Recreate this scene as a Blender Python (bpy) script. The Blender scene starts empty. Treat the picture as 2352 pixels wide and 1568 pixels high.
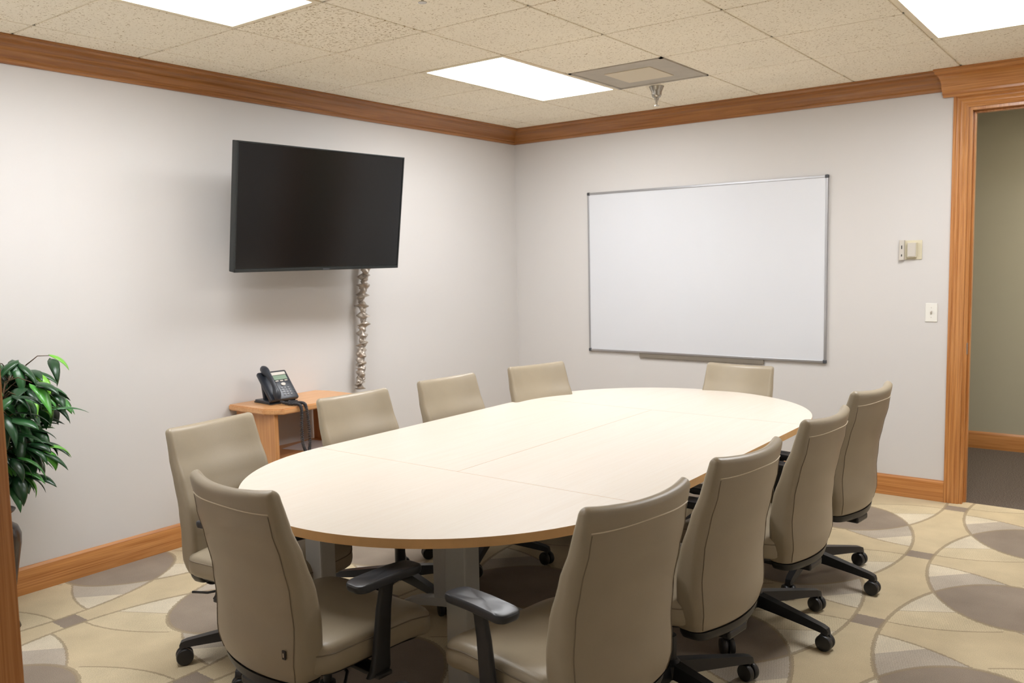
import bpy, bmesh, math, random
from mathutils import Vector, Matrix
random.seed(7)
PI = math.pi
scn = bpy.context.scene
col = scn.collection

# ------------------------------------------------------------------ camera
F_PX, YAW, PITCH, ROLL = 1963.05, -0.649188, -0.092571, -0.02085
CAM = Vector((4.3475, -5.8170, 1.5567))
fw = Vector((math.sin(YAW)*math.cos(PITCH), math.cos(YAW)*math.cos(PITCH), math.sin(PITCH)))
rt0 = Vector((math.cos(YAW), -math.sin(YAW), 0)); up0 = rt0.cross(fw)
rt = rt0*math.cos(ROLL) + up0*math.sin(ROLL)
up = up0*math.cos(ROLL) - rt0*math.sin(ROLL)
cd = bpy.data.cameras.new('camera'); cam = bpy.data.objects.new('camera', cd); col.objects.link(cam)
m = Matrix((rt, up, -fw)).transposed().to_4x4(); m.translation = CAM
cam.matrix_world = m
cd.sensor_width = 36; cd.lens = 36*F_PX/2352; cd.clip_start = .05
cd.dof.use_dof = True; cd.dof.focus_distance = 3.3; cd.dof.aperture_fstop = 5.0
scn.camera = cam

# ------------------------------------------------------------------ light levels
scn.view_settings.view_transform = 'Standard'; scn.view_settings.look = 'None'
scn.view_settings.gamma = 1; scn.view_settings.use_curve_mapping = False
scn.view_settings.exposure = 0.0
PANEL = 22.5           # radiance of the fluorescent panels in the room
HALL_FILL = 26            # radiance of the unseen panel added to brighten the corridor
w = bpy.data.worlds.new('world'); scn.world = w; w.use_nodes = True
w.node_tree.nodes['Background'].inputs[0].default_value = (.8, .85, 1, 1)
w.node_tree.nodes['Background'].inputs[1].default_value = 0.05

# ------------------------------------------------------------------ colour + materials
def lin(r, g, b):
    f = lambda c: (c/255/12.92) if c <= 10 else ((c/255+.055)/1.055)**2.4
    return (f(r), f(g), f(b), 1)

def newmat(name):
    mt = bpy.data.materials.new(name); mt.use_nodes = True
    nt = mt.node_tree
    return mt, nt, nt.nodes['Principled BSDF']

def link(nt, a, b): nt.links.new(a, b)

def mat(name, c, rough=.5, metal=0, bump=0, bscale=200, var=0, vscale=6, spec=.5, coat=0, coords='Object'):
    mt, nt, b = newmat(name)
    b.inputs['Base Color'].default_value = c; b.inputs['Roughness'].default_value = rough
    b.inputs['Metallic'].default_value = metal; b.inputs['Specular IOR Level'].default_value = spec
    b.inputs['Coat Weight'].default_value = coat; b.inputs['Coat Roughness'].default_value = .15
    tc = nt.nodes.new('ShaderNodeTexCoord')
    if bump:
        n = nt.nodes.new('ShaderNodeTexNoise'); n.inputs['Scale'].default_value = bscale; n.inputs['Detail'].default_value = 3
        link(nt, tc.outputs[coords], n.inputs['Vector'])
        bp = nt.nodes.new('ShaderNodeBump'); bp.inputs['Strength'].default_value = bump; bp.inputs['Distance'].default_value = .002
        link(nt, n.outputs['Fac'], bp.inputs['Height']); link(nt, bp.outputs['Normal'], b.inputs['Normal'])
    if var:
        n = nt.nodes.new('ShaderNodeTexNoise'); n.inputs['Scale'].default_value = vscale; n.inputs['Detail'].default_value = 4
        link(nt, tc.outputs[coords], n.inputs['Vector'])
        r = nt.nodes.new('ShaderNodeValToRGB')
        r.color_ramp.elements[0].position = .3; r.color_ramp.elements[1].position = .7
        r.color_ramp.elements[0].color = tuple(x*(1-var) for x in c[:3])+(1,)
        r.color_ramp.elements[1].color = tuple(min(1, x*(1+var)) for x in c[:3])+(1,)
        link(nt, n.outputs['Fac'], r.inputs['Fac']); link(nt, r.outputs['Color'], b.inputs['Base Color'])
    return mt

def wood(name, axis, c1, c2, rough=.32, scale=1.0, coords='Object', coat=.3):
    mt, nt, b = newmat(name)
    tc = nt.nodes.new('ShaderNodeTexCoord'); mp = nt.nodes.new('ShaderNodeMapping')
    s = [9*scale]*3; s['XYZ'.index(axis)] = .35*scale
    mp.inputs['Scale'].default_value = s
    link(nt, tc.outputs[coords], mp.inputs['Vector'])
    n = nt.nodes.new('ShaderNodeTexNoise'); n.inputs['Scale'].default_value = 2.2; n.inputs['Detail'].default_value = 5; n.inputs['Distortion'].default_value = 1.2
    link(nt, mp.outputs[0], n.inputs['Vector'])
    m2 = nt.nodes.new('ShaderNodeMath'); m2.operation = 'MULTIPLY'; m2.inputs[1].default_value = 26
    link(nt, n.outputs['Fac'], m2.inputs[0])
    sn = nt.nodes.new('ShaderNodeMath'); sn.operation = 'SINE'; link(nt, m2.outputs[0], sn.inputs[0])
    mp2 = nt.nodes.new('ShaderNodeMapping'); s2 = [190]*3; s2['XYZ'.index(axis)] = 2.2; mp2.inputs['Scale'].default_value = s2
    link(nt, tc.outputs[coords], mp2.inputs['Vector'])
    n2 = nt.nodes.new('ShaderNodeTexNoise'); n2.inputs['Scale'].default_value = 1; n2.inputs['Detail'].default_value = 3
    link(nt, mp2.outputs[0], n2.inputs['Vector'])
    mx = nt.nodes.new('ShaderNodeMath'); mx.operation = 'MULTIPLY_ADD'; mx.inputs[1].default_value = .1
    link(nt, sn.outputs[0], mx.inputs[0]); link(nt, n2.outputs['Fac'], mx.inputs[2])
    r = nt.nodes.new('ShaderNodeValToRGB'); r.color_ramp.elements[0].position = .25; r.color_ramp.elements[1].position = .72
    r.color_ramp.elements[0].color = c2; r.color_ramp.elements[1].color = c1
    link(nt, mx.outputs[0], r.inputs['Fac']); link(nt, r.outputs['Color'], b.inputs['Base Color'])
    b.inputs['Roughness'].default_value = rough; b.inputs['Coat Weight'].default_value = coat; b.inputs['Coat Roughness'].default_value = .2
    return mt

def emis(name, c, s):
    mt, nt, b = newmat(name)
    b.inputs['Base Color'].default_value = (.8, .8, .8, 1)
    b.inputs['Emission Color'].default_value = c; b.inputs['Emission Strength'].default_value = s
    return mt

class X:                                   # tiny expression builder over Math nodes
    nt = None
    def __init__(s, v): s.v = v
    @staticmethod
    def op(o, *a, clamp=False):
        n = X.nt.nodes.new('ShaderNodeMath'); n.operation = o; n.use_clamp = clamp
        for i, q in enumerate(a):
            q = q.v if isinstance(q, X) else q
            if isinstance(q, (int, float)): n.inputs[i].default_value = q
            else: X.nt.links.new(q, n.inputs[i])
        return X(n.outputs[0])
    def __add__(s, o): return X.op('ADD', s, o)
    __radd__ = __add__
    def __sub__(s, o): return X.op('SUBTRACT', s, o)
    def __rsub__(s, o): return X.op('SUBTRACT', o, s)
    def __mul__(s, o): return X.op('MULTIPLY', s, o)
    __rmul__ = __mul__
    def __lt__(s, o): return X.op('LESS_THAN', s, o)
    def __gt__(s, o): return X.op('GREATER_THAN', s, o)
    def abs(s): return X.op('ABSOLUTE', s)
    def sqrt(s): return X.op('SQRT', s)

def mixc(nt, fac, a, b):
    n = nt.nodes.new('ShaderNodeMix'); n.data_type = 'RGBA'
    if isinstance(fac, X): nt.links.new(fac.v, n.inputs[0])
    else: n.inputs[0].default_value = fac
    for q, i in ((a, 6), (b, 7)):
        if isinstance(q, tuple): n.inputs[i].default_value = q
        else: nt.links.new(q, n.inputs[i])
    return n.outputs[2]

def carpet():
    mt, nt, b = newmat('patterned_carpet'); X.nt = nt
    g = nt.nodes.new('ShaderNodeNewGeometry')
    dn = nt.nodes.new('ShaderNodeTexNoise'); dn.inputs['Scale'].default_value = 90; dn.inputs['Detail'].default_value = 1
    link(nt, g.outputs['Position'], dn.inputs['Vector'])
    sp = nt.nodes.new('ShaderNodeSeparateXYZ'); link(nt, g.outputs['Position'], sp.inputs[0])
    jit = (X(dn.outputs['Fac'])-.5)*.012
    x = X(sp.outputs[0])+jit; y = X(sp.outputs[1])+jit
    px, py, a, bb = .9635, .99, .42, .765
    lx = X.op('FLOORED_MODULO', x-3.89+px/2+px*20, px)-px/2
    ly = X.op('FLOORED_MODULO', y+1.115+py/2+py*20, py)-py/2
    neg = lx < 0
    sg = neg*2-1                                 # +1 on the left half, -1 on the right: half-turn symmetry
    X1 = 0-lx.abs(); Y1 = ly*sg
    ex = (lx*(1/a)); ex = ex*ex
    def ell(off):
        q = (ly-off)*(1/bb); return (ex+q*q).sqrt()
    e0, eu, ed = ell(0), ell(py), ell(-py)
    inside = e0 < 1
    lens = X.op('MAXIMUM', eu < 1, ed < 1)*inside
    t = X1+a
    th = 0-(t*t*.8+.112); lb = t*t*.9+.035; lc = (t-.043)*.56+.196; cm = (t-.055)*1.02-.29
    BASE = lin(196, 180, 149); CREAM = lin(212, 201, 178); CY = lin(204, 189, 158); MAU = lin(181, 170, 155); DARK = lin(145, 132, 118); LINE = lin(152, 136, 112)
    c = mixc(nt, (Y1 < th)*inside, BASE, CREAM)
    c = mixc(nt, (Y1 < th)*(Y1 < cm)*inside, c, MAU)
    c = mixc(nt, (Y1 > lb)*inside, c, CREAM)
    c = mixc(nt, (Y1 > lb)*(Y1 < lc)*inside, c, CY)
    c = mixc(nt, lens, c, DARK)
    rect = (lx.abs() > a-.005)*(ly.abs() < .052)
    c = mixc(nt, rect*(1-inside), c, DARK)
    notl = 1-lens
    ln = X.op('MAXIMUM', ((e0-1).abs() < .019), ((Y1-th).abs() < .006)*inside*notl)
    ln = X.op('MAXIMUM', ln, ((Y1-lb).abs() < .005)*inside*notl)
    ln = X.op('MAXIMUM', ln, ((eu-1).abs() < .014)*inside)
    ln = X.op('MAXIMUM', ln, ((ed-1).abs() < .014)*inside)
    ln2 = ((Y1-lc).abs() < .003)*(Y1 > lb)*inside*notl
    c = mixc(nt, ln*.75, c, LINE); c = mixc(nt, ln2*.6, c, LINE)
    # pile mottling, soft wear patches, ribs
    n1 = nt.nodes.new('ShaderNodeTexNoise'); n1.inputs['Scale'].default_value = 420; n1.inputs['Detail'].default_value = 2; link(nt, g.outputs['Position'], n1.inputs['Vector'])
    n2 = nt.nodes.new('ShaderNodeTexNoise'); n2.inputs['Scale'].default_value = 5; n2.inputs['Detail'].default_value = 5; link(nt, g.outputs['Position'], n2.inputs['Vector'])
    rib = X.op('SINE', (x+y*.35)*620)*.5+.5
    rb = rib*inside*notl*(1-(Y1 > th)*(Y1 < lb))*.11
    v = (X(n1.outputs['Fac'])-.5)*1.1 + (X(n2.outputs['Fac'])-.5)*.5 + 1.0 - rb
    hs = nt.nodes.new('ShaderNodeHueSaturation'); link(nt, c, hs.inputs['Color']); link(nt, v.v, hs.inputs['Value'])
    link(nt, hs.outputs[0], b.inputs['Base Color'])
    b.inputs['Roughness'].default_value = .95; b.inputs['Specular IOR Level'].default_value = .1
    bp = nt.nodes.new('ShaderNodeBump'); bp.inputs['Strength'].default_value = .5; bp.inputs['Distance'].default_value = .004
    link(nt, n1.outputs['Fac'], bp.inputs['Height']); link(nt, bp.outputs['Normal'], b.inputs['Normal'])
    return mt

def tile_mat(nm='fissured_ceiling_tile', sc=110, p0=.31, p1=.41):
    mt, nt, b = newmat(nm); X.nt = nt
    g = nt.nodes.new('ShaderNodeNewGeometry')
    n = nt.nodes.new('ShaderNodeTexNoise'); n.inputs['Scale'].default_value = sc; n.inputs['Detail'].default_value = 3; n.inputs['Distortion'].default_value = .6
    link(nt, g.outputs['Position'], n.inputs['Vector'])
    n2 = nt.nodes.new('ShaderNodeTexNoise'); n2.inputs['Scale'].default_value = 2.5; n2.inputs['Detail'].default_value = 3; link(nt, g.outputs['Position'], n2.inputs['Vector'])
    r = nt.nodes.new('ShaderNodeValToRGB'); r.color_ramp.elements[0].position = p0; r.color_ramp.elements[1].position = p1
    r.color_ramp.elements[0].color = lin(186, 166, 130); r.color_ramp.elements[1].color = lin(247, 238, 218)
    link(nt, n.outputs['Fac'], r.inputs['Fac'])
    v = (X(n2.outputs['Fac'])-.5)*.12+1.0
    hs = nt.nodes.new('ShaderNodeHueSaturation'); link(nt, r.outputs['Color'], hs.inputs['Color']); link(nt, v.v, hs.inputs['Value'])
    link(nt, hs.outputs[0], b.inputs['Base Color']); b.inputs['Roughness'].default_value = .95; b.inputs['Specular IOR Level'].default_value = .1
    bp = nt.nodes.new('ShaderNodeBump'); bp.inputs['Strength'].default_value = .6; bp.inputs['Distance'].default_value = .004
    link(nt, n.outputs['Fac'], bp.inputs['Height']); link(nt, bp.outputs['Normal'], b.inputs['Normal'])
    return mt

def leaf_mat():
    mt, nt, b = newmat('glossy_leaf')
    g = nt.nodes.new('ShaderNodeNewGeometry')
    r = nt.nodes.new('ShaderNodeValToRGB'); e = r.color_ramp.elements
    e[0].position = 0; e[0].color = lin(22, 52, 30); e[1].position = 1; e[1].color = lin(120, 185, 60)
    for p, c in ((.5, lin(32, 72, 38)), (.78, lin(44, 95, 48)), (.9, lin(75, 150, 55))):
        q = e.new(p); q.color = c
    link(nt, g.outputs['Random Per Island'], r.inputs['Fac']); link(nt, r.outputs[0], b.inputs['Base Color'])
    b.inputs['Roughness'].default_value = .33
    return mt

M = {}
M['carpet'] = carpet(); M['tile'] = tile_mat(); M['coarse'] = tile_mat('coarse_fissured_tile', 80, .34, .46); M['leaf'] = leaf_mat()
M['wall'] = mat('painted_wall', lin(212, 209, 206), .85, bump=.15, bscale=500, spec=.2)
M['hallwall'] = mat('corridor_wall', lin(180, 175, 154), .9, bump=.1, bscale=500, spec=.2)
M['hallcarpet'] = mat('corridor_carpet', lin(98, 88, 80), .95, bump=.6, bscale=240, var=.6, vscale=150, spec=.1)
OA, OB = lin(204, 144, 84), lin(166, 104, 50)
for ax in 'XYZ': M['oak'+ax] = wood('oak_trim_'+ax, ax, OA, OB)
CA, CB = lin(168, 112, 58), lin(136, 84, 37)
for ax in 'XYZ': M['crown'+ax] = wood('oak_crown_'+ax, ax, CA, CB)
for ax in 'XY': M['maple'+ax] = wood('maple_stand_'+ax, ax, lin(222, 170, 118), lin(204, 146, 92), .4)
M['mapleZ'] = wood('maple_stand_Z', 'Z', lin(216, 160, 106), lin(196, 136, 82), .4)
M['tbar'] = mat('ceiling_grid_metal', lin(236, 224, 198), .6)
M['tabletop'] = wood('pale_maple_laminate', 'Y', lin(214, 206, 194), lin(211, 201, 187), .4, coat=.1)
M['edge'] = mat('table_edge_band', lin(214, 170, 116), .5, var=.05, vscale=20)
M['silver'] = mat('silver_painted_steel', lin(186, 186, 184), .45, metal=.2)
M['leather'] = mat('taupe_leather', lin(154, 142, 121), .36, bump=.22, bscale=420, var=.05, vscale=5, spec=.5)
M['piping'] = mat('cream_piping', lin(222, 210, 186), .5)
M['seam'] = mat('taupe_seam', lin(118, 105, 88), .6)
M['black'] = mat('black_plastic', lin(30, 30, 32), .38, bump=.1, bscale=600)
M['arm'] = mat('black_arm_pad', lin(38, 40, 45), .32, bump=.1, bscale=900)
M['screen'] = mat('black_screen', lin(9, 9, 10), .16, spec=.5)
M['bezel'] = mat('dark_bezel', lin(28, 32, 32), .3)
M['wb'] = mat('whiteboard_face', lin(216, 218, 222), .22, spec=.4)
M['alu'] = mat('brushed_aluminium', lin(178, 178, 180), .35, metal=.8)
M['dkgrey'] = mat('dark_grey_plastic', lin(70, 72, 76), .5)
M['railshade'] = mat('taupe_shade_rail', lin(128, 120, 108), .6)  # dark taupe includes the shade below the whiteboard
M['ivory'] = mat('ivory_plastic', lin(216, 208, 182), .45)
M['greyplas'] = mat('pale_grey_plastic', lin(200, 194, 184), .45)
M['white'] = mat('white_plastic', lin(232, 230, 222), .4)
M['chrome'] = mat('polished_chrome', lin(178, 172, 160), .25, metal=1)
M['vent'] = mat('vent_grey', lin(182, 174, 160), .7, bump=.3, bscale=300, var=.07, vscale=8)
M['ventc'] = mat('vent_centre', lin(214, 202, 178), .7, bump=.2, bscale=300)
M['sleeve'] = mat('silver_grey_satin', lin(178, 168, 156), .3, metal=.55, spec=.8)
M['paper'] = mat('white_paper', lin(225, 225, 232), .8)
M['phone'] = mat('charcoal_phone_plastic', lin(42, 46, 54), .35)
M['key'] = mat('phone_key', lin(150, 152, 156), .5)
M['lcd'] = mat('phone_display', lin(120, 142, 120), .25)
M['cordm'] = mat('black_coiled_cord', lin(52, 50, 52), .4)
M['pot'] = mat('dark_brown_glazed_pot', lin(52, 40, 32), .25, var=.5, vscale=14)
M['stem'] = mat('brown_stem', lin(90, 70, 48), .8)
M['soil'] = mat('dark_moss', lin(40, 34, 24), 1, bump=1, bscale=80)
M['panel'] = emis('fluorescent_diffuser', (.965, .975, 1, 1), PANEL)
M['hallfill'] = emis('corridor_fill_panel', (1, .93, .8, 1), HALL_FILL)

# ------------------------------------------------------------------ mesh helpers
def B(): return bmesh.new()
def obj(name, bm, mt, parent=None, smooth=False, angle=None):
    me = bpy.data.meshes.new(name)
    bmesh.ops.recalc_face_normals(bm, faces=bm.faces[:])
    bm.to_mesh(me); bm.free()
    for q in (mt if isinstance(mt, (list, tuple)) else [mt]): me.materials.append(q)
    o = bpy.data.objects.new(name, me); col.objects.link(o)
    if smooth:
        me.polygons.foreach_set('use_smooth', [True]*len(me.polygons))
        if angle: me.set_sharp_from_angle(angle=math.radians(angle))
    if parent: o.parent = parent
    return o
def tag(o, label, cat, group=None):
    o['label'] = label; o['category'] = cat
    if group: o['group'] = group
    return o
def thing(name, label, cat, loc=(0, 0, 0), rz=0, group=None):
    o = bpy.data.objects.new(name, None); col.objects.link(o); o.location = loc; o.rotation_euler = (0, 0, rz)
    o.empty_display_size = .1
    return tag(o, label, cat, group)
def struct(name, bm, mt, **k):
    o = obj(name, bm, mt, **k); o['kind'] = 'structure'; return o
def box(bm, c, s, bev=0, rot=None, seg=2, mi=0):
    r = bmesh.ops.create_cube(bm, size=1); vs = r['verts']
    for v in vs:
        p = Vector((v.co.x*s[0], v.co.y*s[1], v.co.z*s[2]))
        if rot is not None: p = rot @ p
        v.co = p+Vector(c)
    fs = list({f for v in vs for f in v.link_faces})
    for f in fs: f.material_index = mi
    if bev:
        es = list({e for v in vs for e in v.link_edges})
        bmesh.ops.bevel(bm, geom=es, offset=bev, segments=seg, affect='EDGES', profile=.5)
def bx(bm, x0, x1, y0, y1, z0, z1, bev=0, mi=0):
    box(bm, ((x0+x1)/2, (y0+y1)/2, (z0+z1)/2), (x1-x0, y1-y0, z1-z0), bev, mi=mi)
def loft(bm, loops, close=True, cap0=True, cap1=True, mi=0):
    V = [[bm.verts.new(p) for p in l] for l in loops]
    n = len(V[0])
    for a, b in zip(V, V[1:]):
        for i in range(n if close else n-1):
            j = (i+1) % n
            try: bm.faces.new((a[i], a[j], b[j], b[i])).material_index = mi
            except ValueError: pass
    if cap0: bm.faces.new(V[0][::-1]).material_index = mi
    if cap1: bm.faces.new(V[-1]).material_index = mi
    return V
def circ(c, r, n=16, ax='Z', r2=None):
    o = []
    for i in range(n):
        a = 2*PI*i/n; u, v = r*math.cos(a), (r2 or r)*math.sin(a)
        o.append(Vector(c)+Vector({'Z': (u, v, 0), 'X': (0, u, v), 'Y': (v, 0, u)}[ax]))
    return o
def cyl(bm, c0, c1, r0, r1=None, n=16):
    r1 = r0 if r1 is None else r1
    tube(bm, [Vector(c0), Vector(c1)], [r0, r1], n)
def tube(bm, pts, r, n=8, closed=False, flat=1.0):
    pts = [Vector(p) for p in pts]; rs = r if isinstance(r, (list, tuple)) else [r]*len(pts)
    loops = []; prev = None
    for i, p in enumerate(pts):
        a = pts[i-1] if (i > 0 or closed) else p; b = pts[(i+1) % len(pts)] if (i < len(pts)-1 or closed) else p
        t = (b-a).normalized()
        if prev is None:
            h = Vector((0, 0, 1)) if abs(t.z) < .9 else Vector((1, 0, 0)); u = t.cross(h).normalized()
        else:
            u = (prev-t*prev.dot(t)).normalized()
        prev = u; v = t.cross(u)
        loops.append([p+(u*math.cos(2*PI*k/n)+v*flat*math.sin(2*PI*k/n))*rs[i] for k in range(n)])
    if closed: loops.append(loops[0])
    loft(bm, loops, cap0=not closed, cap1=not closed)
def lathe(bm, prof, c=(0, 0), n=28):
    loft(bm, [circ((c[0], c[1], z), max(r, 1e-4), n) for r, z in prof])
def rrect(w, t, r, nw=9, nt=3, nc=4):
    """half sizes w,t; counter-clockwise loop with evenly spaced points on the sides"""
    o = []
    def seg(a, b, n):
        for i in range(n): o.append((a[0]+(b[0]-a[0])*i/n, a[1]+(b[1]-a[1])*i/n))
    def arc(cx, cy, a0):
        for i in range(nc):
            a = a0+PI/2*i/nc; o.append((cx+r*math.cos(a), cy+r*math.sin(a)))
    seg((-w+r, -t), (w-r, -t), nw); arc(w-r, -t+r, -PI/2)
    seg((w, -t+r), (w, t-r), nt); arc(w-r, t-r, 0)
    seg((w-r, t), (-w+r, t), nw); arc(-w+r, t-r, PI/2)
    seg((-w, t-r), (-w, -t+r), nt); arc(-w+r, -t+r, PI)
    return o
def itp(z, tab):
    if z <= tab[0][0]: return tab[0][1]
    for (a, u), (b, v) in zip(tab, tab[1:]):
        if z <= b:
            s = (z-a)/(b-a); s = s*s*(3-2*s)*.5+s*.5; return u+(v-u)*s
    return tab[-1][1]
def copy_tree(o, parent=None):
    c = o.copy(); col.objects.link(c); c.parent = parent
    for ch in list(o.children): copy_tree(ch, c)
    return c

# ------------------------------------------------------------------ room shell
H = 2.64; W = 4.92; TP = .6096; AX = .3263; AY = -.9281
FY = -5.0                                    # wall beside the camera, with the opening the picture is taken through
def quad(pts, name, mt, th=None):
    bm = B(); bm.faces.new([bm.verts.new(p) for p in pts]); return struct(name, bm, mt)
bm = B(); bx(bm, -.12, W+.12, -8.2, .06, -.1, 0); struct('floor', bm, M['carpet'])
bm = B(); bx(bm, .6, 7, .06, 2.0, -.1, 0); struct('floor_corridor', bm, M['hallcarpet'])
DX0, DX1, DZ = 3.40, 4.32, 2.42             # door to the corridor
bm = B(); bx(bm, -.12, DX0, 0, .12, 0, 2.9); bx(bm, DX1, W+.12, 0, .12, 0, 2.9); bx(bm, DX0, DX1, 0, .12, DZ, 2.9)
struct('wall_back', bm, M['wall'])
bm = B(); bx(bm, -.12, 0, -8.2, 0, 0, 2.9); struct('wall_left', bm, M['wall'])
bm = B(); bx(bm, W, W+.12, -8.2, 0, 0, 2.9); struct('wall_right', bm, M['wall'])
bm = B(); bx(bm, 0, 2.275, FY-.12, FY, 0, 2.9); bx(bm, 2.275, W, FY-.12, FY, 2.42, 2.9); struct('wall_front', bm, M['wall'])
bm = B(); bx(bm, -.12, W+.12, -8.32, -8.2, 0, 2.9); struct('wall_rear', bm, M['wall'])
bm = B(); bx(bm, .6, 7, 1.79, 1.9, 0, 2.9); struct('wall_corridor', bm, M['hallwall'])
bm = B(); bx(bm, .6, .7, .12, 1.79, 0, 2.9); bx(bm, 6.9, 7, .12, 1.79, 0, 2.9); struct('wall_corridor_end', bm, M['hallwall'])

# ceiling: tegular tiles on a recessed grid; cells with fittings left open
lights = [(1, -1), (1, 3), (5, -1), (5, 3)]                     # (column, row) of the near corner of each 2x4 fitting
openc = set()
LCELL = [((1, 1), (1, 2)), ((1, 5), (1, 6)), ((5, 1), (5, 2)), ((1, 9), (1, 10))]  # last pair: added panel out of view behind the camera
for pr in LCELL: openc |= set(pr)
openc.add((2, 1)); openc.add((1, 4))                                                # vent
bm = B()
for i in range(-1, 8):
    for j in range(-1, 12):
        if (i, j) in openc: continue
        x0, x1 = AX+i*TP, AX+(i+1)*TP; y1, y0 = AY-(j-1)*TP, AY-j*TP
        g = .006
        x0, x1, y0, y1 = max(x0+g, 0), min(x1-g, W), max(y0+g, -8.2), min(y1-g, 0)
        if x1-x0 < .03 or y1-y0 < .03: continue
        if y0 < FY-.06 < y1:                                     # tiles are cut by the front wall
            if y1 > FY: bx(bm, x0, x1, FY, y1, H, H+.02)
            if y0 < FY-.12: bx(bm, x0, x1, y0, FY-.12, H, H+.02)
            continue
        box(bm, ((x0+x1)/2, (y0+y1)/2, H+.01), (x1-x0, y1-y0, .02), .002, seg=1)
struct('ceiling', bm, M['tile'])
bm = B(); box(bm, (AX+1.5*TP, AY-3.5*TP, H+.01), (TP-.012, TP-.012, .02), .002, seg=1); struct('ceiling_tile', bm, M['coarse'])
bm = B()
bx(bm, -.1, W+.1, -8.2, .1, H+.06, H+.1)
for i in range(0, 9):
    x = AX+i*TP
    if x < W: bx(bm, x-.012, x+.012, -8.2, 0, H+.006, H+.03)
for j in range(-1, 13):
    y = AY-(j-1)*TP
    if y < 0: bx(bm, 0, W, y-.012, y+.012, H+.006, H+.03)
struct('ceiling_grid', bm, M['tbar'])
bm = B(); bx(bm, .6, 7, .12, 1.8, H, H+.05); struct('ceiling_corridor', bm, M['tile'])

# ------------------------------------------------------------------ mouldings
def sweep(name, prof, a, b, nrm, mt, ma=0, mb=0, z0=0):
    """prof: (out, z) points; a->b base line on the wall; nrm outward; ma/mb mitre: shift along the line per unit out"""
    bm = B(); a, b, nrm = Vector(a), Vector(b), Vector(nrm); d = (b-a).normalized()
    A = [a+nrm*o+d*(ma*o)+Vector((0, 0, z0+z)) for o, z in prof]
    Bb = [b+nrm*o+d*(mb*o)+Vector((0, 0, z0+z)) for o, z in prof]
    loft(bm, [A, Bb]); return struct(name, bm, mt, smooth=True, angle=35)
crown = [(0, -.112), (.012, -.112), (.014, -.104), (.018, -.098), (.017, -.090), (.024, -.086)]
for i in range(9):                                                # concave sweep
    a = i/8*PI/2; crown.append((.026+.078*(1-math.cos(a)), -.082+.058*math.sin(a)))
crown += [(.108, -.020), (.112, -.012), (.1235, -.010), (.1235, 0), (0, 0)]
sweep('trim_1', crown, (0, FY, H), (0, 0, H), (1, 0, 0), M['crownY'], mb=-1)
CW0, CW1 = 3.265, 4.47
sweep('trim_2', crown, (0, 0, H), (CW0, 0, H), (0, -1, 0), M['crownX'], ma=1)
sweep('trim_3', crown, (CW1, 0, H), (W, 0, H), (0, -1, 0), M['crownX'], mb=-1)
sweep('trim_4', crown, (W, 0, H), (W, FY, H), (-1, 0, 0), M['crownY'], ma=1)
crown2 = [(.0, -.150), (.024, -.150), (.026, -.142), (.036, -.134), (.036, -.120), (.044, -.112), (.046, -.100)]
for i in range(9):
    a = i/8*PI/2; crown2.append((.050+.082*(1-math.cos(a)), -.094+.066*math.sin(a)))
crown2 += [(.138, -.022), (.146, -.014), (.158, -.012), (.158, 0), (0, 0)]
sweep('trim_5', crown2, (CW0, 0, H), (CW1, 0, H), (0, -1, 0), M['oakX'], ma=-.25, mb=.25)
base = [(0, 0), (.016, 0), (.016, .100), (.014, .106), (.0145, .116), (.010, .124), (.006, .134), (0, .134)]
sweep('baseboard_left', base, (0, FY, 0), (0, 0, 0), (1, 0, 0), M['oakY'], mb=-1)
sweep('baseboard_back', base, (0, 0, 0), (3.315, 0, 0), (0, -1, 0), M['oakX'], ma=1)
sweep('baseboard_back_2', base, (4.41, 0, 0), (W, 0, 0), (0, -1, 0), M['oakX'], mb=-1)
sweep('baseboard_right', base, (W, 0, 0), (W, -8.2, 0), (-1, 0, 0), M['oakY'], ma=1)
sweep('baseboard_front', base, (0, FY, 0), (2.2, FY, 0), (0, 1, 0), M['oakX'], ma=1)
sweep('baseboard_corridor', base, (.7, 1.79, 0), (6.9, 1.79, 0), (0, -1, 0), M['oakX'])

# door casing: fluted profile, jamb and stop
cas = [(0, 0), (.018, 0), (.019, .012), (.014, .018), (.017, .024), (.017, .034), (.012, .040), (.015, .046), (.015, .058), (.010, .066), (.012, .074), (.008, .084), (0, .084)]
def casing(name, x0, x1, ztop, y, ny, side=True):
    root_bm = B()
    # left leg: outer edge x0-.084 .. x0 ; profile runs outwards from the opening
    def leg(xs, sgn):
        A = [Vector((xs+sgn*(.084-v), y+ny*o, 0)) for o, v in cas]
        T = [Vector((xs+sgn*(.084-v), y+ny*o, ztop+(.084-v))) for o, v in cas]
        loft(root_bm, [A, T])
    leg(x0, -1); leg(x1, 1)
    A = [Vector((x0-(.084-v), y+ny*o, ztop+(.084-v))) for o, v in cas]
    Bb = [Vector((x1+(.084-v), y+ny*o, ztop+(.084-v))) for o, v in cas]
    hb = bmesh.new(); loft(hb, [A, Bb])
    return root_bm, hb
cb, hb = casing('c', DX0, DX1, DZ, 0, -1)
dr = struct('door_1', cb, M['oakZ'], smooth=True, angle=30); obj('casing_head', hb, M['oakX'], dr, smooth=True, angle=30)
bm = B()
bx(bm, DX0, DX0+.018, -.002, .122, 0, DZ, .001); bx(bm, DX1-.018, DX1, -.002, .122, 0, DZ, .001); bx(bm, DX0+.018, DX1-.018, -.002, .122, DZ-.018, DZ, .001)
obj('door_jamb', bm, M['oakZ'], dr)
bm = B()
bx(bm, DX0+.018, DX0+.03, .05, .09, 0, DZ-.018, .002); bx(bm, DX1-.03, DX1-.018, .05, .09, 0, DZ-.018, .002); bx(bm, DX0+.03, DX1-.03, .05, .09, DZ-.03, DZ-.018, .002)
obj('door_stop', bm, M['oakZ'], dr)
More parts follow.
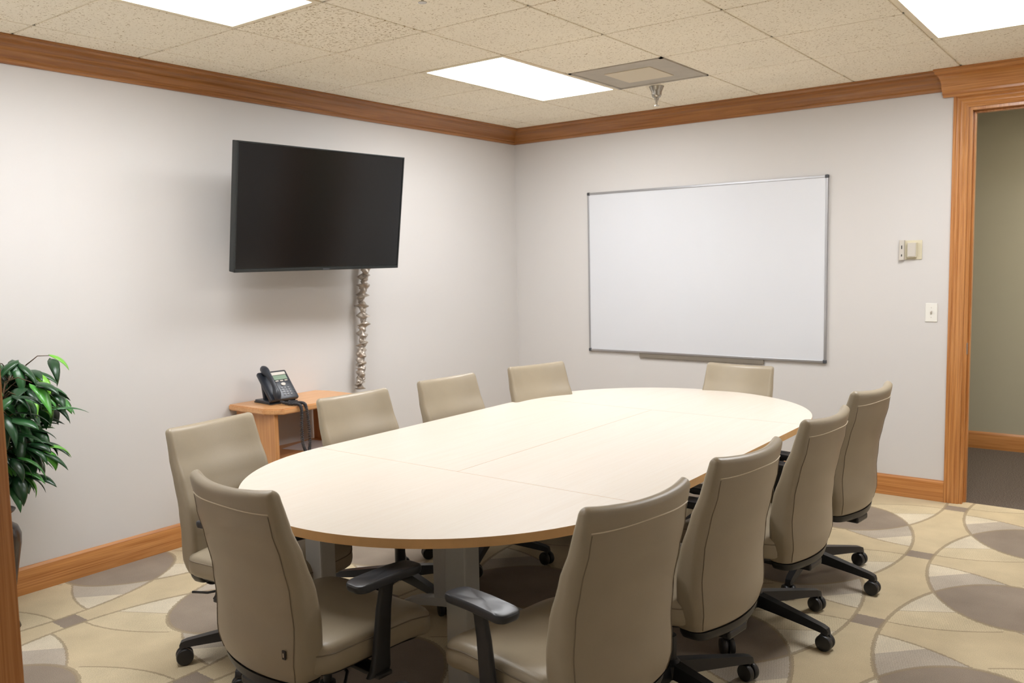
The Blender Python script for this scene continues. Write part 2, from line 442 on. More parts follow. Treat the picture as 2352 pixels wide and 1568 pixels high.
bm = B(); box(bm, (DX0+.0195, .025, .97), (.003, .028, .07), .001); obj('strike_plate', bm, M['alu'], dr)
# opening beside the camera
cb, hb = casing('c', 2.275, 4.83, 2.42, FY-.12, -1)
d2 = struct('door_2', cb, M['oakZ'], smooth=True, angle=30); obj('casing_head', hb, M['oakX'], d2, smooth=True, angle=30)
bm = B(); bx(bm, 2.275, 2.293, FY-.122, FY+.002, 0, 2.42, .002); obj('door_jamb', bm, M['oakZ'], d2)
bm = B()
A = [Vector((2.275-(.084-v), FY+o, 0)) for o, v in cas]; T = [p+Vector((0, 0, 2.5)) for p in A]; loft(bm, [A, T])
obj('casing', bm, M['oakZ'], d2, smooth=True, angle=30)

# ------------------------------------------------------------------ ceiling fittings
def panel(cells, label, pm):
    i, j = cells[0]
    x0, x1 = AX+i*TP, AX+(i+1)*TP; y1 = AY-(j-1)*TP; y0 = y1-2*TP
    t = thing('ceiling_light', label, 'ceiling light', ((x0+x1)/2, (y0+y1)/2, H), 0, 'fluorescent ceiling panels')
    hx, hy = TP/2-.006, TP-.006
    bm = B(); r = .026
    bx(bm, -hx, hx, hy-r, hy, -.001, .012, .001); bx(bm, -hx, hx, -hy, -hy+r, -.001, .012, .001)
    bx(bm, -hx, -hx+r, -hy+r, hy-r, -.001, .012, .001); bx(bm, hx-r, hx, -hy+r, hy-r, -.001, .012, .001)
    bx(bm, -hx, hx, -hy, hy, .03, .034)
    obj('frame', bm, M['tbar'], t)
    bm = B(); bx(bm, -hx+r, hx-r, -hy+r, hy-r, .004, .01); obj('diffuser', bm, pm, t)
    return t
panel(LCELL[0], 'lit rectangular ceiling panel shown whole, beside the square grey vent', M['panel'])
panel(LCELL[1], 'lit rectangular ceiling panel cut by the top edge, above the left wall and television', M['panel'])
panel(LCELL[2], 'lit rectangular ceiling panel at top right, in front of the doorway', M['panel'])
panel(LCELL[3], 'added unseen light panel behind the camera, left row', M['panel'])  # added out of view for brightness from behind the camera
t = thing('ceiling_light', 'added unseen light panel in the corridor beyond the doorway', 'ceiling light', (5.0, .95, H-.004))  # panel added out of view to light the corridor
bm = B(); bx(bm, -.6, .6, -.3, .3, 0, .003); obj('diffuser', bm, M['hallfill'], t)

t = thing('air_vent', 'square grey ceiling vent with a paler centre plate beside the lit panel', 'vent', (AX+2.5*TP, AY-.5*TP, H))
h = TP/2-.004
bm = B(); bx(bm, -h, h, -h, h, .001, .012, .003)
bx(bm, -h, h, h-.018, h, -.003, .004); bx(bm, -h, h, -h, -h+.018, -.003, .004); bx(bm, -h, -h+.018, -h, h, -.003, .004); bx(bm, h-.018, h, -h, h, -.003, .004)
obj('frame', bm, M['vent'], t)
bm = B(); bx(bm, -.15, .15, -.15, .15, -.004, .002, .002); obj('centre_plate', bm, M['ventc'], t)

def sprinkler(x, y, label):
    t = thing('fire_sprinkler', label, 'sprinkler', (x, y, H), 0, 'ceiling sprinklers')
    bm = B(); lathe(bm, [(.034, 0), (.036, -.002), (.030, -.018), (.0245, -.032), (.024, -.046), (.020, -.058), (.010, -.064)]); obj('cup', bm, M['chrome'], t, smooth=True, angle=50)
    bm = B(); lathe(bm, [(.012, -.060), (.011, -.070), (.006, -.078), (.004, -.098), (.005, -.104)], n=12); cyl(bm, (0, .010, -.066), (0, .003, -.1), .0016); cyl(bm, (0, -.010, -.066), (0, -.003, -.1), .0016)
    t.scale = (1.3, 1.3, 1.15)
    obj('nozzle', bm, M['chrome'], t, smooth=True, angle=50)
    bm = B(); lathe(bm, [(.013, -.104), (.013, -.106)], n=12); obj('deflector', bm, M['chrome'], t)
sprinkler(1.77, -.86, 'chrome sprinkler head hanging below the grey ceiling vent')
sprinkler(2.13, -3.40, 'sprinkler head at the top edge of the photo, right of the left lit panel')

# ------------------------------------------------------------------ television
t = thing('television', 'black flat screen television on the left wall, tilted down', 'television', (.368, -2.380, 1.885))
ya, ti, ro = -.044, .143, .004
n = Vector((math.cos(ti)*math.cos(ya), math.cos(ti)*math.sin(ya), -math.sin(ti))); r_ = Vector((-math.sin(ya), math.cos(ya), 0)); u_ = n.cross(r_)
rr = r_*math.cos(ro)+u_*math.sin(ro); uu = n.cross(rr)
R3 = Matrix((rr, uu, n)).transposed()                    # local x right, y up, z out
t.rotation_euler = R3.to_euler()
TW, TH = 1.215, .712
bm = B(); box(bm, (0, 0, -.028), (TW, TH, .045), .004); obj('housing', bm, M['bezel'], t)
bm = B(); box(bm, (0, -.02, -.075), (.62, .42, .06), .02); obj('rear_cover', bm, M['bezel'], t)
bm = B(); box(bm, (0, .006, -.004), (TW-.018, TH-.032, .004)); obj('screen', bm, M['screen'], t)
bm = B()
for a in ((0, TH/2-.004, TW, .008), (0, -TH/2+.008, TW, .016)): box(bm, (a[0], a[1], -.002), (a[2], a[3], .008), .0015)
for sx in (-1, 1): box(bm, (sx*(TW/2-.004), 0, -.002), (.008, TH, .008), .0015)
obj('bezel', bm, M['bezel'], t)
bm = B(); box(bm, (.02, -TH/2+.007, .003), (.05, .007, .001)); obj('badge', bm, M['dkgrey'], t)
t = thing('wall_mount', 'black metal bracket arm behind the television', 'bracket', (0, -2.388, 1.85))
bm = B(); box(bm, (.012, 0, 0), (.02, .3, .3), .003); obj('wall_plate', bm, M['black'], t)
bm = B(); box(bm, (.09, .07, 0), (.16, .04, .06), .005); box(bm, (.17, .02, 0), (.05, .16, .06), .005); box(bm, (.22, -.03, 0), (.06, .04, .06), .004); obj('arm', bm, M['black'], t)

# crinkled cable sleeve hanging from television to console
bm = B(); loops = []; N = 260
for k in range(N+1):
    s = k/N; z = 1.62-s*.895
    y = -1.795-.078*s+.008*math.sin(s*13)+.005*math.sin(s*31); x = .06+.006*math.sin(s*17)
    r = .0225+.006*math.sin(s*88)+.005*math.sin(s*171+1)+.004*random.random()
    lp = []
    for q in range(18):
        a = 2*PI*q/18; rq = r*(1+.20*math.sin(3*a+s*60)+.16*math.sin(2*a-s*83)+.13*math.sin(5*a+s*140)+.1*math.sin(a*4-s*210))
        lp.append(Vector((x+rq*math.cos(a), y+rq*math.sin(a), z+.011*math.sin(a+s*40))))
    loops.append(lp)
loft(bm, loops); tag(obj('cable_sleeve', bm, M['sleeve'], smooth=True), 'crinkled silver fabric cable sleeve hanging below the television', 'cable cover')

# ------------------------------------------------------------------ small console + phone + paper
t = thing('console_table', 'small light wooden shelf stand against the left wall under the television', 'side table', (0, -2.48, 0))
zt = .757
prof = [(0.001, -.385), (.33, -.385), (.385, -.355), (.425, -.315), (.43, .22), (.405, .27), (.33, .300), (.10, .300), (.001, .27)]
bm = B(); loft(bm, [[Vector((x, y, z)) for x, y in prof] for z in (zt-.034, zt)])
bmesh.ops.bevel(bm, geom=bm.edges[:], offset=.006, segments=2, affect='EDGES'); obj('top', bm, M['mapleY'], t)
for y0, y1 in ((-.345, -.318), (.225, .252)):
    bm = B(); bx(bm, .02, .375, y0, y1, 0, zt-.034, .002); obj('side_panel', bm, M['mapleZ'], t)
bm = B(); bx(bm, .02, .36, -.318, .225, .43, .452, .002); obj('shelf', bm, M['mapleY'], t)
bm = B(); bx(bm, .345, .362, -.318, .225, .395, .43, .002); obj('shelf_rail', bm, M['mapleY'], t)
bm = B(); bx(bm, .02, .36, -.318, .225, .08, .10, .002); obj('shelf', bm, M['mapleY'], t)
bm = B(); box(bm, (0, 0, 0), (.216, .279, .002), rot=Matrix.Rotation(.25, 3, 'Z')); o = obj('paper_sheet', bm, M['paper']); o.location = (.19, -2.425, .4532); tag(o, 'loose white paper on the shelf of the wooden stand', 'paper')

t = thing('desk_telephone', 'black office telephone on the wooden stand, cord over the edge', 'telephone', (.20, -2.655, zt), math.radians(84))
# local: phone faces -y (keys towards the user), x to its right
tl = Matrix.Rotation(math.radians(47), 3, 'X')
def ph(bm, c, s, bev=.003, rot=tl): box(bm, c, s, bev, rot)
def onface(u, v, h=0): return tl @ Vector((u, v, h)) + Vector((0, .0, .095))
bm = B(); ph(bm, onface(.0, 0, -.008), (.175, .195, .026), .008)
box(bm, (0, .035, .010), (.165, .15, .014), .005); box(bm, (0, .062, .055), (.12, .022, .10), .006, Matrix.Rotation(math.radians(-12), 3, 'X')); obj('body', bm, M['phone'], t, smooth=True, angle=40)
bm = B(); box(bm, (0, .03, .003), (.17, .17, .006), .002); obj('stand', bm, M['black'], t)
hs = B(); path = []
for k in range(15):
    s = k/14; v = -.105+.21*s; hgt = .020+.030*math.sin(PI*s)**.7
    path.append(onface(-.058, v, hgt))
rads = [.019, .024, .025, .022, .017, .0155, .015, .015, .015, .0155, .017, .022, .025, .024, .019]
tube(hs, path, rads, 12, flat=.8)
obj('handset', hs, M['phone'], t, smooth=True, angle=60)
bm = B(); ph(bm, onface(.028, .072, .007), (.088, .020, .004), .001); obj('label_plate', bm, M['greyplas'], t)
bm = B(); ph(bm, onface(.028, .045, .0065), (.084, .030, .004), .001); obj('display', bm, M['lcd'], t)
for k in range(3):
    bm = B(); ph(bm, onface(.000+.028*k, .022, .007), (.020, .008, .005), .002); obj('soft_key', bm, M['greyplas'], t)
bm = B(); loft(bm, [[tl @ Vector((.028+.014*math.cos(2*PI*i/16), -.002+.010*math.sin(2*PI*i/16), hh)) + Vector((0, 0, .095)) for i in range(16)] for hh in (.004, .010)]); obj('navigation_key', bm, M['greyplas'], t)
for rw in range(4):
    for cl in range(3):
        bm = B(); ph(bm, onface(.008+.020*cl, -.026-.015*rw, .007), (.011, .007, .004), .0015); obj('number_key', bm, M['key'], t)
for s_, xx in ((-1, -.016), (1, .076)):
    for rw in range(3):
        bm = B(); ph(bm, onface(xx, -.028-.014*rw, .006), (.010, .005, .003), .001); obj('function_key', bm, M['dkgrey'], t)
t.scale = (1.08,)*3
# coiled cord: from the handset foot, over the front edge, loop hanging
def cr(p0, p1, p2, p3, s):
    return .5*((2*p1)+(p2-p0)*s+(2*p0-5*p1+4*p2-p3)*s*s+(3*p1-p0-3*p2+p3)*s**3)
ctl = [Vector(p) for p in [(.26, -2.71, .79), (.29, -2.71, .775), (.36, -2.705, .768), (.425, -2.690, .768), (.443, -2.685, .74), (.445, -2.69, .66), (.445, -2.69, .56), (.448, -2.675, .50), (.450, -2.655, .485), (.448, -2.64, .53), (.445, -2.64, .64), (.443, -2.650, .74), (.425, -2.655, .770), (.36, -2.665, .770), (.30, -2.67, .772), (.27, -2.67, .775)]]
pts = []
for i in range(1, len(ctl)-2):
    for s in range(6): pts.append(cr(ctl[i-1], ctl[i], ctl[i+1], ctl[i+2], s/6))
hel = []
for i in range(len(pts)-1):
    d = (pts[i+1]-pts[i]); tt = d.normalized(); hx = tt.cross(Vector((.3, 1, .2))).normalized(); hy = tt.cross(hx)
    for q in range(8):
        a = 2*PI*(i*1.5+q*1.5/8); hel.append(pts[i]+d*(q/8)+(hx*math.cos(a)+hy*math.sin(a))*.0075)
bm = B(); tube(bm, hel, .0032, 5); obj('coiled_cord', bm, M['cordm'], smooth=True); co = bpy.data.objects['coiled_cord']
bpy.context.view_layer.update(); mw = t.matrix_world.inverted(); co.data.transform(mw); co.parent = t

# ------------------------------------------------------------------ whiteboard, controls
t = thing('whiteboard', 'large blank whiteboard with thin silver frame on the back wall', 'whiteboard', (1.652, 0, 1.462))
hw, hh = .930, .623
bm = B(); bx(bm, -hw+.01, hw-.01, -.014, -.002, -hh+.01, hh-.01); obj('board', bm, M['wb'], t)
bm = B()
bx(bm, -hw, hw, -.020, -.001, hh-.016, hh, .002); bx(bm, -hw, hw, -.020, -.001, -hh, -hh+.016, .002)
bx(bm, -hw, -hw+.014, -.020, -.001, -hh, hh, .002); bx(bm, hw-.014, hw, -.020, -.001, -hh, hh, .002); obj('frame', bm, M['alu'], t)
for sx in (-1, 1):
    for sz in (-1, 1):
        bm = B(); box(bm, (sx*(hw-.009), -.0115, sz*(hh-.009)), (.024, .023, .024), .005); obj('corner_cap', bm, M['dkgrey'], t)
bm = B(); bx(bm, -.48, .50, -.016, -.001, -hh-.034, -hh+.002, .002); obj('shade_rail', bm, M['railshade'], t)  # strip below the board, with the shade there put into its colour

t = thing('wall_control', 'ivory control plate with two modules on the back wall beside the doorway', 'wall control', (3.095, 0, 1.5805))
bm = B(); bx(bm, -.045, .063, -.006, -.001, -.060, .060, .002); obj('wall_plate', bm, M['ivory'], t)
bm = B(); bx(bm, -.066, -.036, -.028, -.001, -.063, .063, .003); obj('key_module', bm, M['greyplas'], t)
for z, hgt in ((.018, .022), (-.033, .014)):
    bm = B(); box(bm, (-.051, -.0285, z), (.006, .002, hgt), .001); obj('slot', bm, M['black'], t)
bm = B(); bx(bm, -.020, .036, -.030, -.006, -.047, .047, .004); obj('cover', bm, M['ivory'], t)
bm = B(); bx(bm, -.016, .032, -.033, -.029, -.042, .044, .003); obj('cover_face', bm, M['greyplas'], t)
t = thing('light_switch', 'white toggle light switch plate on the back wall beside the doorway', 'light switch', (3.219, 0, 1.190))
bm = B(); bx(bm, -.035, .035, -.006, -.001, -.058, .058, .0025); obj('wall_plate', bm, M['white'], t)
bm = B(); box(bm, (0, -.009, .001), (.009, .014, .020), .002, Matrix.Rotation(.5, 3, 'X')); obj('toggle', bm, M['greyplas'], t)
for z in (.03, -.03):
    bm = B(); cyl(bm, (0, -.0055, z), (0, -.0072, z), .003, n=10); obj('screw', bm, M['greyplas'], t)

# ------------------------------------------------------------------ conference table
CX, RW, TY0, TY1, TZ, TT = 2.168, .824, -4.144, -.875, .74, .030
t = thing('conference_table', 'long racetrack-shaped pale maple conference table with silver legs', 'table', (CX, (TY0+TY1)/2, 0))
cy = (TY0+TY1)/2; YS0, YS1 = TY0+RW-cy, TY1-RW-cy
def slab(name, pts):
    bm = B(); loft(bm, [[Vector((x, y, TZ-TT)) for x, y in pts], [Vector((x, y, TZ)) for x, y in pts]])
    for f in bm.faces: f.material_index = 0 if abs(f.normal.z) > .5 or len(f.verts) > 4 else 1
    bm.faces.ensure_lookup_table(); bmesh.ops.recalc_face_normals(bm, faces=bm.faces[:])
    for f in bm.faces: f.material_index = 0 if abs(f.normal.z) > .5 else 1
    return obj(name, bm, [M['tabletop'], M['edge']], t)
g = .0009; NA = 64
slab('end_top', [(-RW*math.cos(PI*i/NA), YS0-g-(RW*math.sin(PI*i/NA))) for i in range(NA+1)])
slab('end_top', [(RW*math.cos(PI*i/NA), YS1+g+(RW*math.sin(PI*i/NA))) for i in range(NA+1)])
slab('centre_top', [(-RW, YS0+g), (-g, YS0+g), (-g, YS1-g), (-RW, YS1-g)])
slab('centre_top', [(g, YS0+g), (RW, YS0+g), (RW, YS1-g), (g, YS1-g)])
for yb in (YS0-.40, YS1+.40):
    for px_ in (-.36, .36):
        bm = B(); box(bm, (px_, yb, .37), (.09, .075, .68), .006)
        box(bm, (px_, yb+(.14 if yb < 0 else -.14), TZ-TT-.012), (.14, .5, .022), .003); obj('leg', bm, M['silver'], t)
def foot(yb, x0, x1):
    bm = B(); loops = []
    for k in range(17):
        s = k/16; x = x0+(x1-x0)*s; z = .03+.085*math.sin(PI*s)**.8; hgt = .028+.016*math.sin(PI*s)
        loops.append([Vector((x, yb+dy, z+dz)) for dy, dz in ((-.035, -hgt/2), (.035, -hgt/2), (.035, hgt/2), (-.035, hgt/2))])
    loft(bm, loops); return obj('foot', bm, M['silver'], t, smooth=True, angle=40)
for yb in (YS0+.20, YS1-.20):
    foot(yb, -.50, .50)
    bm = B(); box(bm, (-.27, yb, .40), (.075, .055, .61), .006); obj('leg', bm, M['silver'], t)
for yb in (YS0-.40, YS1+.40):
    for px_ in (-.36, .36):
        bm = B(); box(bm, (px_, yb, .02), (.10, .42, .03), .01); obj('foot', bm, M['silver'], t)
bm = B(); box(bm, (-.27, 0, .66), (.05, YS1-YS0-.2, .07), .004); obj('beam', bm, M['silver'], t)

# ------------------------------------------------------------------ chairs
ZC = [(.37, -.232), (.45, -.242), (.55, -.239), (.65, -.251), (.75, -.278), (.85, -.312), (.95, -.336)]
TC = [(.37, .082), (.45, .092), (.6, .086), (.75, .068), (.9, .046), (.95, .042)]
WC = [(.37, .196), (.395, .212), (.43, .221), (.5, .225), (.6, .226), (.75, .225), (.95, .214)]
ZT, ZB = .953, .372
def wrap(x, w, z): return .038*(x/w)**2
def dish(x, w, z): return .009*((abs(x)/w)**2.5-.35)*max(0, min(1, (z-.80)/.15))
def back_loop(z, ts=1, ws=1):
    w_, t_ = itp(z, WC)*ws, itp(z, TC)*ts/2
    return [Vector((x, itp(z, ZC)+y+wrap(x, w_, z), z+dish(x, w_, z))) for x, y in rrect(w_, t_, min(t_*.75, .026), 14, 4, 5)]
def rear(x, z, off=.0008):
    w_ = itp(z, WC); return Vector((x, itp(z, ZC)-itp(z, TC)/2+wrap(x, w_, z)-off, z+dish(x, w_, z)))
def make_chair():
    c = thing('conference_chair', 'x', 'chair')
    bm = B(); L = [back_loop(.378, .75, .965), back_loop(.381, .9, .985), back_loop(.387, 1, 1)]
    z = .41
    while z < ZT-.022: L.append(back_loop(z)); z += .03
    L += [back_loop(ZT-.018, .98, 1)]
    for dz, ts, ws in ((.011, .88, .994), (.006, .68, .980), (.002, .4, .958), (0, .12, .93)): L.append(back_loop(ZT-dz, ts, ws))
    loft(bm, L)
    bk = obj('backrest', bm, M['leather'], c, smooth=True, angle=60)
    bm = B(); pz = .895; wv = itp(pz, WC)-.018
    tube(bm, [rear(-wv+2*wv*i/24, pz-.004*math.cos(PI*i/24*2)) for i in range(25)], .0017, 6); obj('piping', bm, M['piping'], bk, smooth=True)
    for s in (-1, 1):
        bm = B(); tube(bm, [rear(s*(itp(q, WC)-.022), q, .0002) for q in [.39+i*.0275 for i in range(19)]], .0016, 6); obj('seam', bm, M['seam'], bk, smooth=True)
    # black shell rim under the backrest
    bm = B(); loft(bm, [back_loop(.345, .70, .90), back_loop(.350, .95, .955), back_loop(.366, 1.04, 1.0), back_loop(.378, 1.02, .995)])
    obj('back_shell', bm, M['black'], c, smooth=True, angle=50)
    bm = B(); box(bm, (0, -.17, .335), (.12, .20, .03), .008); obj('back_bracket', bm, M['black'], c)
    # seat
    def sl(sc, z, flat=0):
        o = []
        for x, y in rrect(.250*sc if sc > .3 else .25*sc, .245*sc, .085*sc, 8, 8, 5):
            yy = y+.025
            zz = z
            d = max(0, yy-.12); zz -= 1.5*d*d
            zz += .010*(abs(x)/.25)**2*(1 if z > .44 else .3)
            o.append(Vector((x, yy, zz)))
        return o
    bm = B(); loft(bm, [sl(.86, .392), sl(.955, .395), sl(.99, .405), sl(1, .422), sl(1, .44), sl(.985, .458), sl(.95, .470), sl(.88, .477), sl(.70, .480), sl(.45, .478), sl(.2, .476), sl(.05, .475)])
    st = obj('seat', bm, M['leather'], c, smooth=True, angle=70)
    bm = B(); tube(bm, [p+Vector((0, 0, 0)) for p in sl(.996, .450)], .002, 6, closed=True); obj('seam', bm, M['seam'], st, smooth=True)
    bm = B(); loft(bm, [sl(.72, .372), sl(.86, .378), sl(.88, .393)]); obj('seat_pan', bm, M['black'], c, smooth=True, angle=40)
    bm = B(); box(bm, (0, -.01, .345), (.17, .26, .055), .012); obj('tilt_mechanism', bm, M['black'], c)
    bm = B(); tube(bm, [(.08, -.02, .345), (.17, -.05, .342), (.22, -.10, .335), (.235, -.17, .330)], .005, 8); obj('lever', bm, M['black'], c, smooth=True)
    lp = []
    for k in range(13):
        a = PI*k/12; lp.append((.07+.055*math.cos(a), -.235, .350-.048*math.sin(a)))
    bm = B(); tube(bm, lp, .004, 8, flat=1.8); obj('release_loop', bm, M['black'], c, smooth=True)
    for s in (-1, 1):
        bm = B(); L = []
        for z, y, tw, td in ((.355, -.02, .010, .040), (.372, -.01, .010, .036), (.42, -.004, .010, .030), (.55, .010, .0095, .026), (.61, .022, .009, .024), (.632, .024, .012, .046)):
            xx = s*(.276+.004*(z-.35))
            L.append([Vector((xx+a, y+b, z)) for a, b in rrect(tw, td, .007, 2, 2, 3)])
        loft(bm, L); box(bm, (s*.215, -.01, .357), (.17, .055, .014), .004)
        ar = obj('armrest', bm, M['black'], c, smooth=True, angle=40)
        bm = B(); L = []
        for z, sc in ((.653, .88), (.656, .97), (.664, 1), (.673, 1), (.6775, .975), (.6795, .93), (.680, .6), (.680, .2)):
            L.append([Vector((s*.276+x*sc, .02+y*sc, z-.022-.004*((y/.125)**2))) for x, y in rrect(.040, .125, .026, 3, 9, 5)])
        loft(bm, L); obj('arm_pad', bm, M['arm'], ar, smooth=True, angle=32)
    bm = B(); cyl(bm, (0, 0, .20), (0, 0, .345), .014); cyl(bm, (0, 0, .09), (0, 0, .235), .025, n=20); obj('gas_column', bm, M['black'], c, smooth=True, angle=40)
    bm = B(); lathe(bm, [(.034, .082), (.045, .088), (.045, .135), (.036, .143), (.027, .150)], n=20)
    for k in range(5):
        a = 2*PI*k/5; d = Vector((math.cos(a), math.sin(a), 0)); s_ = Vector((-math.sin(a), math.cos(a), 0)); L = []
        for r, zz, wd, hh_ in ((.03, .116, .026, .026), (.13, .107, .024, .021), (.25, .094, .021, .016), (.325, .085, .019, .013), (.346, .079, .017, .012), (.352, .074, .013, .006)):
            L.append([d*r+s_*u+Vector((0, 0, zz+v)) for u, v in ((-wd, -hh_), (wd, -hh_), (wd*.75, hh_), (-wd*.75, hh_))])
        loft(bm, L); cyl(bm, d*.335+Vector((0, 0, .05)), d*.335+Vector((0, 0, .075)), .010, n=12)
    bs = obj('base', bm, M['black'], c, smooth=True, angle=35)
    cas0 = None
    for k in range(5):
        a = 2*PI*k/5
        if cas0 is None:
            bm = B()
            for s in (-1, 1):
                prof_ = [(.001, s*.004), (.029, s*.004), (.033, s*.009), (.033, s*.020), (.030, s*.026), (.010, s*.029), (.001, s*.029)]
                loft(bm, [[Vector((xx_, r*math.cos(2*PI*i/22), .033+r*math.sin(2*PI*i/22))) for i in range(22)] for r, xx_ in prof_])
            loft(bm, [circ((-.012, .006, .035), .024, 16, 'X'), circ((.012, .006, .035), .024, 16, 'X')]); cyl(bm, (0, 0, .05), (0, 0, .062), .009, n=10)
            cas0 = obj('caster', bm, M['black'], bs, smooth=True, angle=40); cc = cas0
        else:
            cc = cas0.copy(); col.objects.link(cc)
        cc.location = (.335*math.cos(a), .335*math.sin(a), 0); cc.rotation_euler = (0, 0, a+(.3, 1.2, -.6, 2.2, -1.4)[k])
    return c
proto = make_chair()
UPPER = {'backrest', 'back_shell', 'back_bracket', 'seat', 'seat_pan', 'tilt_mechanism', 'lever', 'release_loop', 'armrest'}
# key: (top-of-back midpoint x, y), facing angle in degrees, height offset, base turn, label
CH = [
 ('A', 2.273, -4.096, 86, -.004, 20, 'taupe leather chair at the near left end, tiny black tag low on its back'),
 ('B', 1.534, -3.759, 6, -.026, 27, 'taupe leather chair nearest the potted plant, its front facing the table'),
 ('C', 1.540, -3.025, -3, -.019, 10, 'taupe leather chair directly in front of the small wooden stand'),
 ('D', 1.545, -2.350, -4, -.020, 30, 'taupe leather chair on the wall side, second from the room corner'),
 ('E', 1.645, -1.715, -15, -.018, 0, 'taupe leather chair on the wall side, nearest the room corner'),
 ('F', 2.306, -1.149, -93, -.050, 15, 'taupe leather chair at the far end of the table, under the whiteboard'),
 ('G', 3.020, -1.719, 174, .002, -25, 'taupe leather chair on the right side, farthest from the camera, nearest the doorway'),
 ('H', 3.019, -2.402, 176, -.015, -28, 'taupe leather chair on the right side, second from the doorway'),
 ('I', 3.012, -3.173, 174, -.008, -26, 'taupe leather chair on the right side, third from the doorway'),
 ('J', 2.985, -3.827, 170, -.005, 12, 'taupe leather chair nearest the camera on the right, beside a clearly shown black armrest'),
]
for k, (key, tx, ty, ang, dz, turn, label) in enumerate(CH):
    c = proto if k == 0 else copy_tree(proto)
    f = Vector((math.cos(math.radians(ang)), math.sin(math.radians(ang)), 0))
    p = Vector((tx, ty, 0))
    c.location = (p.x, p.y, 0); c.rotation_euler = (0, 0, math.radians(ang-90))
    tag(c, label, 'chair', 'taupe leather chairs around the conference table')
    c['_dz'] = dz; c['_turn'] = turn; c['_key'] = key
    c.name = 'conference_chair' if k == 0 else 'conference_chair.%03d' % k
for c in [o for o in col.objects if o.get('_key')]:
    for ch in c.children:
        nm = ch.name.split('.')[0]
        if nm in UPPER: ch.location.z += c['_dz']
        if nm == 'armrest' and c['_key'] == 'B': ch.location.y += .065
        if nm == 'base': ch.rotation_euler.z = math.radians(c['_turn'])
    if c['_key'] == 'A':
        bk = [q for q in c.children if q.name.startswith('backrest')][0]
        bm = B(); p = rear(.172, .475, .003); box(bm, p, (.014, .004, .026), .001, Matrix.Rotation(.15, 3, 'Z')); o = obj('fabric_tag', bm, M['black'], bk); o['label'] = 'small black fabric tag'
        bm = B(); box(bm, p+Vector((0, -.0025, 0)), (.003, .001, .012)); tm = obj('tag_mark', bm, M['piping']); tm.data.transform(Matrix.Identity(4)); tm.data.name = 'tag_mark'
        for me_ in (tm.data,): o_co = [v.co.copy() for v in me_.vertices]
        base_me = o.data; n0 = len(base_me.materials); base_me.materials.append(M['piping'])
        jb = B(); jb.from_mesh(base_me); k0 = len(jb.faces); jb.from_mesh(me_); jb.faces.ensure_lookup_table()
        for fi in range(k0, len(jb.faces)): jb.faces[fi].material_index = n0
        jb.to_mesh(base_me); jb.free(); bpy.data.objects.remove(tm)
    for q in ('_dz', '_turn', '_key'): del c[q]

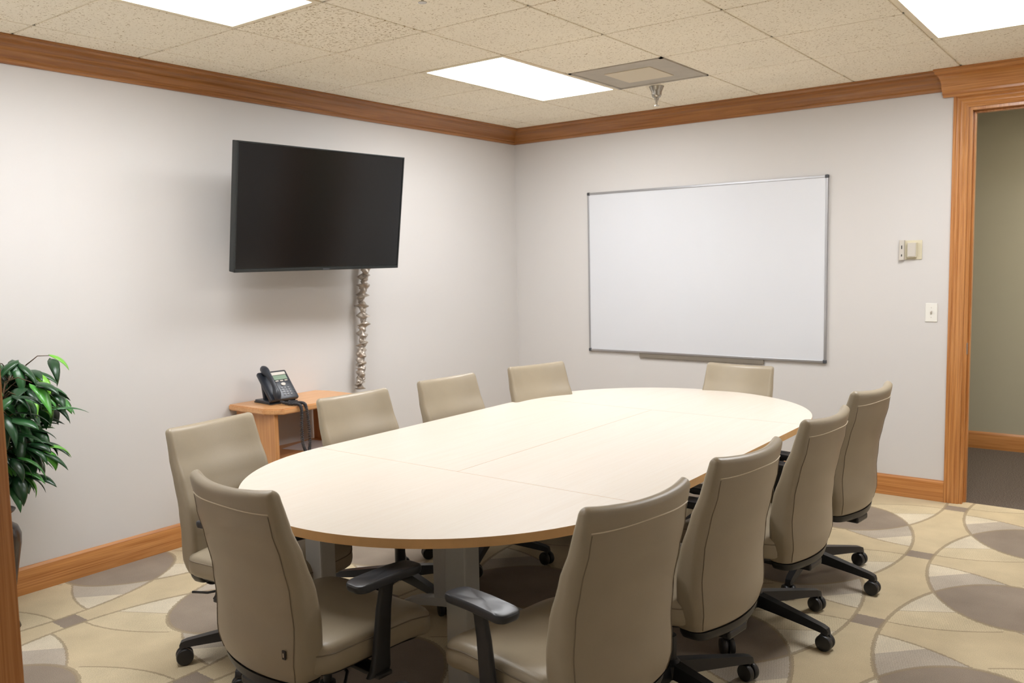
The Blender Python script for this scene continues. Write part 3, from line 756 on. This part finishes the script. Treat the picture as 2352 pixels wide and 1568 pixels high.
# ------------------------------------------------------------------ plant
PX, PY = .36, -4.31
t = thing('potted_plant', 'leafy green plant in a tall dark urn at the left edge, before the left wall', 'plant', (PX, PY, 0))
bm = B(); lathe(bm, [(.075, 0), (.082, .006), (.078, .02), (.060, .05), (.064, .10), (.078, .2), (.094, .3), (.108, .38), (.110, .42), (.098, .455), (.070, .475), (.058, .49), (.062, .505), (.090, .525), (.094, .532), (.080, .530), (.060, .51), (.05, .505)], n=40)
obj('urn', bm, M['pot'], t, smooth=True, angle=60)
bm = B(); lathe(bm, [(.058, .50), (.05, .515), (.001, .518)], n=16); obj('moss', bm, M['soil'], t)
rnd = random.Random(5); stems = []
bm = B(); tips = []
for k in range(9):
    a = 2*PI*k/9+rnd.uniform(-.3, .3); h0 = .515; hgt = rnd.uniform(.34, .68); out = rnd.uniform(.06, .24)
    pts = [Vector((.02*math.cos(a), .02*math.sin(a), h0))]
    for s in (.3, .55, .8, 1): pts.append(Vector((math.cos(a)*out*s**1.3, math.sin(a)*out*s**1.3, h0+hgt*s)))
    tube(bm, pts, [.008, .007, .006, .004, .003], 6)
    for s in range(19):
        q = .12+.88*s/18; i = min(3, int(q*4)); fr = q*4-i; base_ = pts[i].lerp(pts[i+1], fr)
        a2 = rnd.uniform(0, 2*PI); ln = rnd.uniform(.06, .20)*(1.1-.4*q); e = base_+Vector((math.cos(a2)*ln, math.sin(a2)*ln, rnd.uniform(.0, .07)))
        e = Vector((e.x, e.y, e.z)); tube(bm, [base_, base_.lerp(e, .5)+Vector((0, 0, .02)), e], [.003, .002, .0015], 5); tips.append((e, a2))
obj('stem', bm, M['stem'], t, smooth=True)
def leaf(bm, p, a, L, Wd, pitch0, curl, twist):
    """one lance-shaped drooping blade with a folded midrib"""
    d = Vector((math.cos(a), math.sin(a), 0)); s = Vector((-math.sin(a), math.cos(a), 0)); pos = p.copy(); ang = pitch0; rows = []
    N = 9
    for i in range(N+1):
        q = i/N; wd = Wd*(math.sin(PI*min(1, q*1.0)**.75)**.9)*(1-.25*q)+.0006
        if i == N: wd = .0004
        dr_ = d*math.cos(ang)+Vector((0, 0, math.sin(ang))); nn = s.cross(dr_)
        tw = twist*q; ss = s*math.cos(tw)+nn*math.sin(tw); n2 = nn*math.cos(tw)-s*math.sin(tw)
        rows.append([pos-ss*wd+n2*wd*.30, pos-ss*wd*.5+n2*wd*.08, pos.copy(), pos+ss*wd*.5+n2*wd*.08, pos+ss*wd+n2*wd*.30])
        pos = pos+dr_*(L/N); ang -= curl/N
    V = [[bm.verts.new(v) for v in r] for r in rows]
    for r0, r1 in zip(V, V[1:]):
        for i in range(4): bm.faces.new((r0[i], r0[i+1], r1[i+1], r1[i]))
bm = B()
for e, a in tips:
    for q in range(rnd.choice((3, 4, 4, 5))):
        aa = a+rnd.uniform(-1.3, 1.3)
        if e.z < .68 or e.x < -.15: continue
        leaf(bm, e+Vector((rnd.uniform(-.02, .02), rnd.uniform(-.02, .02), rnd.uniform(-.02, .01))), aa, rnd.uniform(.11, .18), rnd.uniform(.023, .036), rnd.uniform(-.6, .4), rnd.uniform(.9, 1.9), rnd.uniform(-.5, .5))
o = obj('foliage', bm, M['leaf'], t, smooth=True)
md = o.modifiers.new('thick', 'SOLIDIFY'); md.thickness = .0008
